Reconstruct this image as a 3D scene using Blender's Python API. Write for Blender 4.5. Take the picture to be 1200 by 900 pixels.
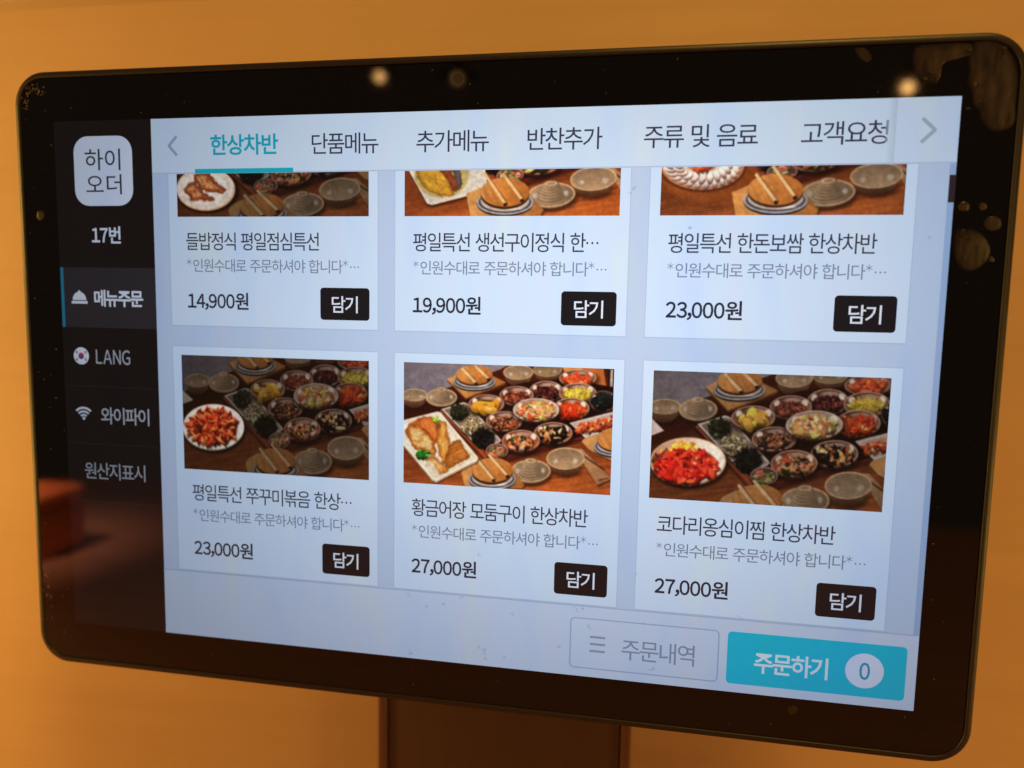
import bpy, math, random
import numpy as np
from mathutils import Vector, Matrix

for o in list(bpy.data.objects):
    bpy.data.objects.remove(o)
SC = bpy.context.scene
COL = SC.collection
S = 0.21696 / 1280.0            # metres per display pixel (10.1 inch panel, 1280 x 800)

# ------------------------------------------------------------------ camera, world, lamps, exposure
cam = bpy.data.cameras.new('camera')
cam.sensor_width = 36.0
cam.lens = 866.48 / 1200 * 36.0
cam.clip_start = 0.01
cam.clip_end = 50
cam.dof.use_dof = True
cam.dof.focus_distance = 0.176
cam.dof.aperture_fstop = 8.5
cam_ob = bpy.data.objects.new('camera', cam)
COL.objects.link(cam_ob)
d = Vector((-0.17403, 0.97935, -0.10292)).normalized()
u = Vector((-0.03685, 0.09796, 0.99451))
r = d.cross(u).normalized(); u = r.cross(d).normalized()
cam_ob.matrix_world = Matrix(((r.x, u.x, -d.x, 0.04499), (r.y, u.y, -d.y, -0.17410), (r.z, u.z, -d.z, 0.02200), (0, 0, 0, 1)))
SC.camera = cam_ob

w = bpy.data.worlds.new('World'); SC.world = w; w.use_nodes = True
w.node_tree.nodes['Background'].inputs[0].default_value = (1.0, 0.62, 0.42, 1)
w.node_tree.nodes['Background'].inputs[1].default_value = 0.085

def area(name, loc, target, size, power, color):
    l = bpy.data.lights.new(name, 'AREA'); l.shape = 'DISK'; l.size = size; l.energy = power; l.color = color
    o = bpy.data.objects.new(name, l); COL.objects.link(o); o.location = loc
    o.rotation_euler = (Vector(target) - Vector(loc)).to_track_quat('-Z', 'Y').to_euler()
    return o
area('warm_ceiling_lamp', (0.30, -0.45, 1.10), (0.05, 0.085, 0.0), 0.20, 8.0, (1.0, 0.590, 0.125))
area('added_right_fill', (0.95, -1.00, 0.10), (0.10, 0.085, -0.10), 0.30, 1.9, (1.0, 0.575, 0.115))  # fill light added from the right to lift the darker wall
area('added_left_fill', (-0.88, -0.60, 0.02), (-0.20, 0.085, 0.0), 0.18, 0.7, (1.0, 0.595, 0.12))  # added fill from the left, power fitted to the wall brightness
area('added_low_left_fill', (-0.60, -0.14, -0.13), (0.0, 0.085, -0.16), 0.08, 1.0, (1.0, 0.595, 0.12))  # low left light added to lift the wall under the tablet
area('added_low_right_fill', (0.62, -0.14, -0.14), (0.0, 0.085, -0.16), 0.08, 0.9, (1.0, 0.575, 0.115))  # low right light, also added for the lower wall
area('added_wall_fill', (-0.65, -0.14, 0.10), (-0.24, 0.085, 0.0), 0.12, 1.45, (1.0, 0.595, 0.12))  # light added close to the wall to brighten its left side

box_fill = area('added_box_fill', (-0.57, -0.25, 0.27), (-0.575, -0.42, -0.18), 0.06, 0.85, (1.0, 0.58, 0.30))  # light added only so the red box shows in the glass
box_fill.data.spread = math.radians(34)

SC.view_settings.view_transform = 'Standard'
SC.view_settings.look = 'None'
SC.view_settings.exposure = 0.0
SC.view_settings.gamma = 1.0
SC.view_settings.use_curve_mapping = False
SC.cycles.max_bounces = 6
SC.cycles.sample_clamp_indirect = 4.0

# ------------------------------------------------------------------ helpers
def lin(c):
    c = np.asarray(c, float) / 255.0
    return np.where(c <= 0.04045, c / 12.92, ((c + 0.055) / 1.055) ** 2.4)

def new_mat(name):
    m = bpy.data.materials.new(name); m.use_nodes = True
    nt = m.node_tree
    return m, nt, nt.nodes['Principled BSDF']

def N(nt, kind, **kw):
    n = nt.nodes.new(kind)
    for k, v in kw.items():
        if k in n.inputs: n.inputs[k].default_value = v
        else: setattr(n, k, v)
    return n

def plain(name, col, rough=0.5, spec=0.5, noise=0.0, scale=300.0, bump=0.0):
    m, nt, b = new_mat(name)
    b.inputs['Roughness'].default_value = rough
    b.inputs['Specular IOR Level'].default_value = spec
    b.inputs['Base Color'].default_value = (*col, 1)
    if noise or bump:
        tc = N(nt, 'ShaderNodeTexCoord'); no = N(nt, 'ShaderNodeTexNoise', Scale=scale, Detail=4.0)
        nt.links.new(tc.outputs['Object'], no.inputs['Vector'])
        if noise:
            mx = N(nt, 'ShaderNodeMix', data_type='RGBA')
            mx.inputs[6].default_value = (*[c * (1 - noise) for c in col], 1)
            mx.inputs[7].default_value = (*[min(1, c * (1 + noise)) for c in col], 1)
            nt.links.new(no.outputs['Fac'], mx.inputs[0]); nt.links.new(mx.outputs[2], b.inputs['Base Color'])
        if bump:
            bp = N(nt, 'ShaderNodeBump', Strength=bump, Distance=0.0003)
            nt.links.new(no.outputs['Fac'], bp.inputs['Height']); nt.links.new(bp.outputs['Normal'], b.inputs['Normal'])
    return m

# node group: viewing-angle dimming painted into the emission, with faint moire tint bands
def angle_dimming_group():
    g = bpy.data.node_groups.new('panel_angle_dimming', 'ShaderNodeTree')
    g.interface.new_socket('Color', in_out='INPUT', socket_type='NodeSocketColor')
    g.interface.new_socket('Color', in_out='OUTPUT', socket_type='NodeSocketColor')
    gi = g.nodes.new('NodeGroupInput'); go = g.nodes.new('NodeGroupOutput')
    geo = g.nodes.new('ShaderNodeNewGeometry')
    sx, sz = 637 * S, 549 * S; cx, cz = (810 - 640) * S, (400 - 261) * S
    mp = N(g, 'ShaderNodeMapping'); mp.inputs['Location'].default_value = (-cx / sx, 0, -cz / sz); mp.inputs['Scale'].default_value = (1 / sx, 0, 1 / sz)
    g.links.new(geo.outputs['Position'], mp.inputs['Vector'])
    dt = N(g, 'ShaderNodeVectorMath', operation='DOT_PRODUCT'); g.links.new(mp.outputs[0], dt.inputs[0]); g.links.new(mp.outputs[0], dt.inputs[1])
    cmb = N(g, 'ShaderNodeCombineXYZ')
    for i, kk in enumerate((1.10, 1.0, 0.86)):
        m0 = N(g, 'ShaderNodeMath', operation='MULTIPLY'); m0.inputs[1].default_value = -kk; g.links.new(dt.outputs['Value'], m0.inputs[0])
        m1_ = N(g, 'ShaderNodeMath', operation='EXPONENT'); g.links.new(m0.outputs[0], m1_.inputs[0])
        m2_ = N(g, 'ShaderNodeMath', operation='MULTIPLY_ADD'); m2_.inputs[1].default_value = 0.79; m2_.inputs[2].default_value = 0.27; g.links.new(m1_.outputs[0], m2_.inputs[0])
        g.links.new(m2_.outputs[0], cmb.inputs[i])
    # moire tint: broad soft bands painted into the emission
    mp2 = N(g, 'ShaderNodeMapping'); mp2.inputs['Rotation'].default_value = (0, math.radians(38), 0); mp2.inputs['Scale'].default_value = (95, 1, 26)
    g.links.new(geo.outputs['Position'], mp2.inputs['Vector'])
    no = N(g, 'ShaderNodeTexNoise', Scale=1.0, Detail=2.0, Roughness=0.45)
    g.links.new(mp2.outputs[0], no.inputs['Vector'])
    cr = N(g, 'ShaderNodeValToRGB')
    e = cr.color_ramp.elements
    e[0].position = 0.30; e[0].color = (0.91, 0.94, 1.04, 1)
    e[1].position = 0.72; e[1].color = (1.02, 1.02, 0.93, 1)
    k = cr.color_ramp.elements.new(0.5); k.color = (0.97, 0.99, 1.0, 1)
    k = cr.color_ramp.elements.new(0.6); k.color = (1.0, 0.97, 1.0, 1)
    g.links.new(no.outputs['Fac'], cr.inputs['Fac'])
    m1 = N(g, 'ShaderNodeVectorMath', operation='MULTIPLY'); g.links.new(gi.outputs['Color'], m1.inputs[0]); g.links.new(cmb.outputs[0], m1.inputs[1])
    m2 = N(g, 'ShaderNodeVectorMath', operation='MULTIPLY'); g.links.new(m1.outputs[0], m2.inputs[0]); g.links.new(cr.outputs['Color'], m2.inputs[1])
    g.links.new(m2.outputs[0], go.inputs['Color'])
    return g
BACK = angle_dimming_group()
_lit = {}
def lit(col, attr=False):
    """a patch of the lit display behind its laminated glass"""
    key = 'attr' if attr else tuple(col)
    if key in _lit: return _lit[key]
    m, nt, b = new_mat('display_picture' if attr else 'display_%d_%d_%d' % tuple(col))
    b.inputs['Base Color'].default_value = (0.004, 0.004, 0.004, 1)
    b.inputs['Roughness'].default_value = 0.03
    b.inputs['Specular IOR Level'].default_value = 0.5
    b.inputs['Emission Strength'].default_value = 1.0
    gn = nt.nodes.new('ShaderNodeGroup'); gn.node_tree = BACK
    if attr:
        a = N(nt, 'ShaderNodeAttribute', attribute_name='picture'); nt.links.new(a.outputs['Color'], gn.inputs[0])
    else:
        gn.inputs[0].default_value = (*lin(col), 1)
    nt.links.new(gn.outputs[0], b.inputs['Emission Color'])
    _lit[key] = m
    return m

def mesh_obj(name, verts, faces, mat, parent=None, smooth=False, **props):
    me = bpy.data.meshes.new(name); me.from_pydata([tuple(v) for v in verts], [], faces); me.update()
    if mat: me.materials.append(mat)
    if smooth:
        me.polygons.foreach_set('use_smooth', [True] * len(me.polygons))
    o = bpy.data.objects.new(name, me); COL.objects.link(o)
    if parent: o.parent = parent
    for k, v in props.items(): o[k] = v
    return o

def empty(name, loc=(0, 0, 0), **props):
    o = bpy.data.objects.new(name, None); COL.objects.link(o); o.location = loc; o.empty_display_size = 0.02
    for k, v in props.items(): o[k] = v
    return o

def UX(x): return (x - 640.0) * S
def UZ(y): return (400.0 - y) * S
LAY = 0.00003
def P(x, y, lv=0): return (UX(x), -LAY * lv, UZ(y))

def rr_pts(x0, y0, x1, y1, rad, n=6):
    if rad <= 0: return [(x0, y0), (x0, y1), (x1, y1), (x1, y0)]
    out = []
    for cx, cy, a0 in ((x0 + rad, y0 + rad, 270), (x0 + rad, y1 - rad, 180), (x1 - rad, y1 - rad, 90), (x1 - rad, y0 + rad, 0)):
        for i in range(n + 1):
            a = math.radians(a0 - 90 * i / n)
            out.append((cx + rad * math.cos(a), cy + rad * math.sin(a)))
    # order: start at left-top going down
    return out

class Flat:
    """collects flat display patches in display pixels into one mesh"""
    def __init__(s): s.v = []; s.f = []
    def poly(s, pts, lv):
        b = len(s.v); s.v += [P(x, y, lv) for x, y in pts]
        # make the face look towards -Y
        a = 0.0
        for i in range(len(pts)):
            x0, y0 = pts[i]; x1, y1 = pts[(i + 1) % len(pts)]; a += x0 * y1 - x1 * y0
        idx = list(range(b, b + len(pts)))
        s.f.append(idx if a < 0 else idx[::-1])
    def rect(s, x0, y0, x1, y1, lv, rad=0): s.poly(rr_pts(x0, y0, x1, y1, rad), lv)
    def bar(s, x0, y0, x1, y1, wd, lv):
        dx, dy = x1 - x0, y1 - y0; L = math.hypot(dx, dy); nx, ny = -dy / L * wd / 2, dx / L * wd / 2
        s.poly([(x0 + nx, y0 + ny), (x1 + nx, y1 + ny), (x1 - nx, y1 - ny), (x0 - nx, y0 - ny)], lv)
    def disc(s, cx, cy, rx, lv, ry=None, n=32):
        ry = ry or rx
        s.poly([(cx + rx * math.cos(2 * math.pi * i / n), cy + ry * math.sin(2 * math.pi * i / n)) for i in range(n)], lv)
    def ring(s, cx, cy, r0, r1, a0, a1, lv, n=12):
        for i in range(n):
            p, q = [math.radians(a0 + (a1 - a0) * (i + k) / n) for k in (0, 1)]
            s.poly([(cx + r0 * math.cos(p), cy + r0 * math.sin(p)), (cx + r1 * math.cos(p), cy + r1 * math.sin(p)),
                    (cx + r1 * math.cos(q), cy + r1 * math.sin(q)), (cx + r0 * math.cos(q), cy + r0 * math.sin(q))], lv)
    def frame(s, x0, y0, x1, y1, wd, lv, rad):
        a = rr_pts(x0, y0, x1, y1, rad); b = rr_pts(x0 + wd, y0 + wd, x1 - wd, y1 - wd, max(rad - wd, 0.5))
        for i in range(len(a)):
            j = (i + 1) % len(a); s.poly([a[i], a[j], b[j], b[i]], lv)
    def build(s, name, mat, parent, **props): return mesh_obj(name, s.v, s.f, mat, parent, **props)

# ------------------------------------------------------------------ the wall (setting)
def wall_material():
    m, nt, b = new_mat('warm_beige_wall')
    tc = N(nt, 'ShaderNodeTexCoord')
    mp = N(nt, 'ShaderNodeMapping'); mp.inputs['Scale'].default_value = (5, 5, 120)
    nt.links.new(tc.outputs['Object'], mp.inputs['Vector'])
    g1 = N(nt, 'ShaderNodeTexNoise', Scale=1.0, Detail=5.0, Roughness=0.6); nt.links.new(mp.outputs[0], g1.inputs['Vector'])
    g2 = N(nt, 'ShaderNodeTexNoise', Scale=14.0, Detail=3.0); nt.links.new(tc.outputs['Object'], g2.inputs['Vector'])
    cr = N(nt, 'ShaderNodeValToRGB')
    cr.color_ramp.elements[0].position = 0.25; cr.color_ramp.elements[0].color = (0.55, 0.335, 0.175, 1)
    cr.color_ramp.elements[1].position = 0.80; cr.color_ramp.elements[1].color = (0.66, 0.42, 0.225, 1)
    ad = N(nt, 'ShaderNodeMix'); ad.inputs[0].default_value = 0.5
    nt.links.new(g1.outputs['Fac'], ad.inputs[2]); nt.links.new(g2.outputs['Fac'], ad.inputs[3])
    nt.links.new(ad.outputs[0], cr.inputs['Fac'])
    # scattered small dark specks
    vo = N(nt, 'ShaderNodeTexVoronoi', Scale=15.0); nt.links.new(tc.outputs['Object'], vo.inputs['Vector'])
    st = N(nt, 'ShaderNodeMapRange'); st.inputs['From Min'].default_value = 0.006; st.inputs['From Max'].default_value = 0.022
    nt.links.new(vo.outputs['Distance'], st.inputs['Value'])
    mx = N(nt, 'ShaderNodeMix', data_type='RGBA'); mx.inputs[6].default_value = (0.46, 0.27, 0.135, 1)
    nt.links.new(st.outputs[0], mx.inputs[0]); nt.links.new(cr.outputs['Color'], mx.inputs[7])
    nt.links.new(mx.outputs[2], b.inputs['Base Color'])
    b.inputs['Roughness'].default_value = 0.55
    bp = N(nt, 'ShaderNodeBump', Strength=0.12, Distance=0.001)
    nt.links.new(g1.outputs['Fac'], bp.inputs['Height']); nt.links.new(bp.outputs['Normal'], b.inputs['Normal'])
    return m

def box_verts(x0, x1, y0, y1, z0, z1):
    v = [(x, y, z) for x in (x0, x1) for y in (y0, y1) for z in (z0, z1)]
    f = [(0, 1, 3, 2), (4, 6, 7, 5), (0, 4, 5, 1), (2, 3, 7, 6), (0, 2, 6, 4), (1, 5, 7, 3)]
    return v, f
WALL_Y = 0.085
v, f = box_verts(-0.9, 0.9, WALL_Y, WALL_Y + 0.03, -0.222, 0.1320)
WM = wall_material()
wall = mesh_obj('wall', v, f, WM, None, kind='structure')
def bevel_box(name, x0, x1, y0, y1, z0, z1, bev, mat, parent=None, seg=3, **props):
    v, f = box_verts(x0, x1, y0, y1, z0, z1)
    o = mesh_obj(name, v, f, mat, parent, **props)
    md = o.modifiers.new('b', 'BEVEL'); md.width = bev; md.segments = seg; md.limit_method = 'NONE'
    dg = bpy.context.evaluated_depsgraph_get()
    me = bpy.data.meshes.new_from_object(o.evaluated_get(dg)); old = o.data
    o.modifiers.clear(); o.data = me; me.name = name
    me.polygons.foreach_set('use_smooth', [True] * len(me.polygons))
    try: me.set_sharp_from_angle(angle=math.radians(50))
    except Exception: pass
    bpy.data.meshes.remove(old)
    return o
bevel_box('rail', -0.9, 0.9, WALL_Y + 0.006, WALL_Y + 0.03, 0.1330, 0.40, 0.001, WM, wall)

# ------------------------------------------------------------------ table below, out of frame, seen only in the glass
def wood(name, c0, c1, rough, sc=(3, 60, 3)):
    m, nt, b = new_mat(name)
    tc = N(nt, 'ShaderNodeTexCoord'); mp = N(nt, 'ShaderNodeMapping'); mp.inputs['Scale'].default_value = sc
    nt.links.new(tc.outputs['Object'], mp.inputs['Vector'])
    no = N(nt, 'ShaderNodeTexNoise', Scale=2.0, Detail=6.0, Distortion=0.6); nt.links.new(mp.outputs[0], no.inputs['Vector'])
    cr = N(nt, 'ShaderNodeValToRGB'); cr.color_ramp.elements[0].position = 0.3; cr.color_ramp.elements[1].position = 0.7
    cr.color_ramp.elements[0].color = (*c0, 1); cr.color_ramp.elements[1].color = (*c1, 1)
    nt.links.new(no.outputs['Fac'], cr.inputs['Fac']); nt.links.new(cr.outputs['Color'], b.inputs['Base Color'])
    b.inputs['Roughness'].default_value = rough
    return m
bevel_box('table_top', -0.75, 0.55, -0.75, 0.055, -0.27, -0.225, 0.004, wood('table_wood', (0.42, 0.18, 0.15), (0.52, 0.235, 0.19), 0.4), None,
          label='brown wooden table top that the tablet stand is fixed to', category='table')

# ------------------------------------------------------------------ stand column behind the tablet
def post():
    m, nt, b = new_mat('dark_brown_laminate')
    tc = N(nt, 'ShaderNodeTexCoord'); mp = N(nt, 'ShaderNodeMapping'); mp.inputs['Scale'].default_value = (260, 260, 14)
    nt.links.new(tc.outputs['Object'], mp.inputs['Vector'])
    no = N(nt, 'ShaderNodeTexNoise', Scale=1.0, Detail=4.0); nt.links.new(mp.outputs[0], no.inputs['Vector'])
    cr = N(nt, 'ShaderNodeValToRGB'); cr.color_ramp.elements[0].color = (0.052, 0.026, 0.018, 1); cr.color_ramp.elements[1].color = (0.078, 0.038, 0.025, 1)
    nt.links.new(no.outputs['Fac'], cr.inputs['Fac']); nt.links.new(cr.outputs['Color'], b.inputs['Base Color'])
    b.inputs['Roughness'].default_value = 0.42
    root = empty('tablet_stand', (POST_C, 0.040, -0.225), label='dark brown upright stand column under and behind the tablet', category='stand')
    x0, x1 = -POST_W / 2, POST_W / 2
    bevel_box('column', x0 + 0.0032, x1 - 0.0032, 0.0006, 0.0446, 0.0, 0.225, 0.0004, m, root)
    for sgn in (-1, 1):
        a, c = sorted((sgn * (POST_W / 2 - 0.0030), sgn * POST_W / 2))
        bevel_box('side_flange', a, c, -0.0006, 0.0446, 0.0, 0.225, 0.0008, plain('flange_brown', (0.12, 0.05, 0.03), 0.4), root)
    return root
POST_C, POST_W = 0.0054, 0.0800
post()

# ------------------------------------------------------------------ tablet body
tablet = empty('order_tablet', (0, 0, 0), label='black touchscreen ordering tablet showing a six dish Korean menu', category='tablet')
RIM = plain('rim_plastic', (0.018, 0.012, 0.013), 0.42, 0.36, noise=0.25, scale=900, bump=0.15)
BACKM = plain('back_plastic', (0.025, 0.020, 0.018), 0.5)

OX0, OY0, OX1, OY1, OR = -69.0, -76.0, 1355.0, 871.0, 52.0
def loft(name, prof, mat, parent, closed_back=False, n=12):
    """prof: list of (inset in display px, y in metres) swept round the rounded outline"""
    vs, fs = [], []
    for ins, y in prof:
        vs += [(UX(px), y, UZ(py)) for px, py in rr_pts(OX0 + ins, OY0 + ins, OX1 - ins, OY1 - ins, max(OR - ins, 2), n)]
    k = 4 * (n + 1)
    for r_ in range(len(prof) - 1):
        for i in range(k):
            j = (i + 1) % k
            fs.append((r_ * k + i, (r_ + 1) * k + i, (r_ + 1) * k + j, r_ * k + j))
    if closed_back: fs.append(list(range((len(prof) - 1) * k, len(prof) * k)))
    o = mesh_obj(name, vs, fs, mat, parent, smooth=True)
    try: o.data.set_sharp_from_angle(angle=math.radians(40))
    except Exception: pass
    return o
loft('rim', [(11.0, 0.0006), (10.6, -0.00010), (10.0, -0.00022), (8.5, -0.00026), (4.0, -0.00008), (1.6, 0.00022), (0.4, 0.0007), (0.0, 0.0013), (0.2, 0.0030), (1.5, 0.0034)], RIM, tablet)
loft('housing', [(1.6, 0.0034), (2.0, 0.0060), (12.0, 0.0088), (24.0, 0.0095)], BACKM, tablet, True)

def glass_material():
    m, nt, b = new_mat('black_cover_glass')
    b.inputs['Base Color'].default_value = (0.002, 0.002, 0.003, 1)
    b.inputs['Specular IOR Level'].default_value = 0.5
    tc = N(nt, 'ShaderNodeTexCoord'); no = N(nt, 'ShaderNodeTexNoise', Scale=38.0, Detail=6.0, Roughness=0.65)
    nt.links.new(tc.outputs['Object'], no.inputs['Vector'])
    mr = N(nt, 'ShaderNodeMapRange'); mr.inputs['To Min'].default_value = 0.015; mr.inputs['To Max'].default_value = 0.055
    nt.links.new(no.outputs['Fac'], mr.inputs['Value']); nt.links.new(mr.outputs[0], b.inputs['Roughness'])
    return m
GLASS = glass_material()
vs = []; k = 52
for ins, y in ((11.4, 0.0007), (11.4, 0.0001), (12.2, 0.0)):
    vs += [(UX(px), y, UZ(py)) for px, py in rr_pts(OX0 + ins, OY0 + ins, OX1 - ins, OY1 - ins, OR - ins, 12)]
fs = [(q * k + i, (q + 1) * k + i, (q + 1) * k + (i + 1) % k, q * k + (i + 1) % k) for q in (0, 1) for i in range(k)]
fs.append(list(range(2 * k, 3 * k))[::-1])
glass = mesh_obj('cover_glass', vs, fs, GLASS, tablet)
# make sure the big face looks at the viewer
if glass.data.polygons[-1].normal.y > 0: glass.data.flip_normals()

# ------------------------------------------------------------------ lettering
FW = {c: chr(ord(c) + 0xFEE0) for c in '0123456789LANG,*'}
class Type:
    """glyph outlines of Blender's own built-in font, laid out letter by letter"""
    def __init__(s): s.cache = {}
    def prepare(s, pairs):
        tmp = []
        for wt in sorted({p_[1] for p_ in pairs}):
            chars = sorted({p_[0] for p_ in pairs if p_[1] == wt and p_[0] not in ' .'})
            c = bpy.data.curves.new('tmp', 'FONT'); c.size = 1; c.offset = wt; c.resolution_u = 3; c.space_line = 4.0
            c.body = '\n'.join(FW.get(q, q) for q in chars)          # one glyph to a line
            o = bpy.data.objects.new('tmp', c); COL.objects.link(o); tmp.append((wt, chars, o))
        bpy.context.view_layer.update(); dg = bpy.context.evaluated_depsgraph_get()
        for wt, chars, o in tmp:
            me = bpy.data.meshes.new_from_object(o.evaluated_get(dg))
            co = np.empty(len(me.vertices) * 3); me.vertices.foreach_get('co', co); co = co.reshape(-1, 3)[:, :2]
            row = np.round((0.35 - co[:, 1]) / 4.0).astype(int)
            faces = [[] for _ in chars]
            for p in me.polygons: faces[row[p.vertices[0]]].append(tuple(p.vertices))
            for i, ch in enumerate(chars):
                idx = np.where(row == i)[0]; back = {int(k_): n_ for n_, k_ in enumerate(idx)}
                gl = co[idx].copy(); gl[:, 1] += 4.0 * i
                s.cache[(ch, wt)] = (gl, [tuple(back[v_] for v_ in f_) for f_ in faces[i]])
            c = o.data; bpy.data.objects.remove(o); bpy.data.curves.remove(c); bpy.data.meshes.remove(me)
TY = Type()
JOBS = []
def text(s, x0, x1, y0, y1, col, parent, lv, wt=0.0, name='lettering', **props):
    JOBS.append((s, x0, x1, y0, y1, col, parent, lv, wt, name, props))
def set_all_text():
    TY.prepare({(c, j[8]) for j in JOBS for c in j[0]})
    for s, x0, x1, y0, y1, col, parent, lv, wt, name, props in JOBS:
        hang = [TY.cache[(c, wt)][0] for c in s if c not in ' .' and c not in FW]
        tall = max(q[:, 1].max() for q in hang) - min(q[:, 1].min() for q in hang) if hang else 1.0
        want = (x1 - x0) / (y1 - y0) * tall; fixed = sum(0.25 if c == ' ' else 0.27 if c == '.' else 0.54 if c.isdigit() else 0.22 if c in FW else 0 for c in s)
        adv0 = min(0.93, max(0.83, (want - fixed + 0.06) / max(1, len(hang))))
        xs = 0.0; parts = []
        for ch in s:
            if ch == ' ': xs += 0.25; continue
            if ch == '.':                                    # one dot of a raised ellipsis
                n = 8; r0 = 0.058
                co = np.array([(xs + 0.14 + r0 * math.cos(-6.2832 * i / n), 0.36 + r0 * math.sin(-6.2832 * i / n)) for i in range(n)])
                parts.append((co, [tuple(range(n))])); xs += 0.27; continue
            co, fc = TY.cache[(ch, wt)]; co = co.copy()
            lo, hi = co[:, 0].min(), co[:, 0].max()
            if ch in FW:
                k = {'*': 0.58}.get(ch, 1.0 if ch in ',' else 0.90)
                if ch == '*':
                    cy = co[:, 1].mean(); co[:, 1] = (co[:, 1] - cy) * 0.58 + 0.62
                if ch == '1': k = 0.95
                g = 0.06 if ch not in ',*' else 0.04
                wd = (hi - lo) * k
                adv = {',': 0.20}.get(ch, (0.54 if ch.isdigit() else wd + 0.09) if ch != '*' else wd + 0.10)
                off = (adv - wd) / 2
                co[:, 0] = (co[:, 0] - lo) * k + xs + off; xs += adv
            else:
                co[:, 0] += xs; xs += adv0
            parts.append((co, fc))
        V = np.concatenate([p[0] for p in parts]); lo = V.min(0); hi = V.max(0)
        vs, fs = [], []
        for co, fc in parts:
            b = len(vs)
            for x, y in co:
                vs.append(P(x0 + (x - lo[0]) / (hi[0] - lo[0]) * (x1 - x0), y1 - (y - lo[1]) / (hi[1] - lo[1]) * (y1 - y0), lv))
            fs += [tuple(b + i for i in f_) for f_ in fc]
        o = mesh_obj(name, vs, fs, lit(col), parent, **props)
        if sum(p.normal.y * p.area for p in o.data.polygons) > 0: o.data.flip_normals()

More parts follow.
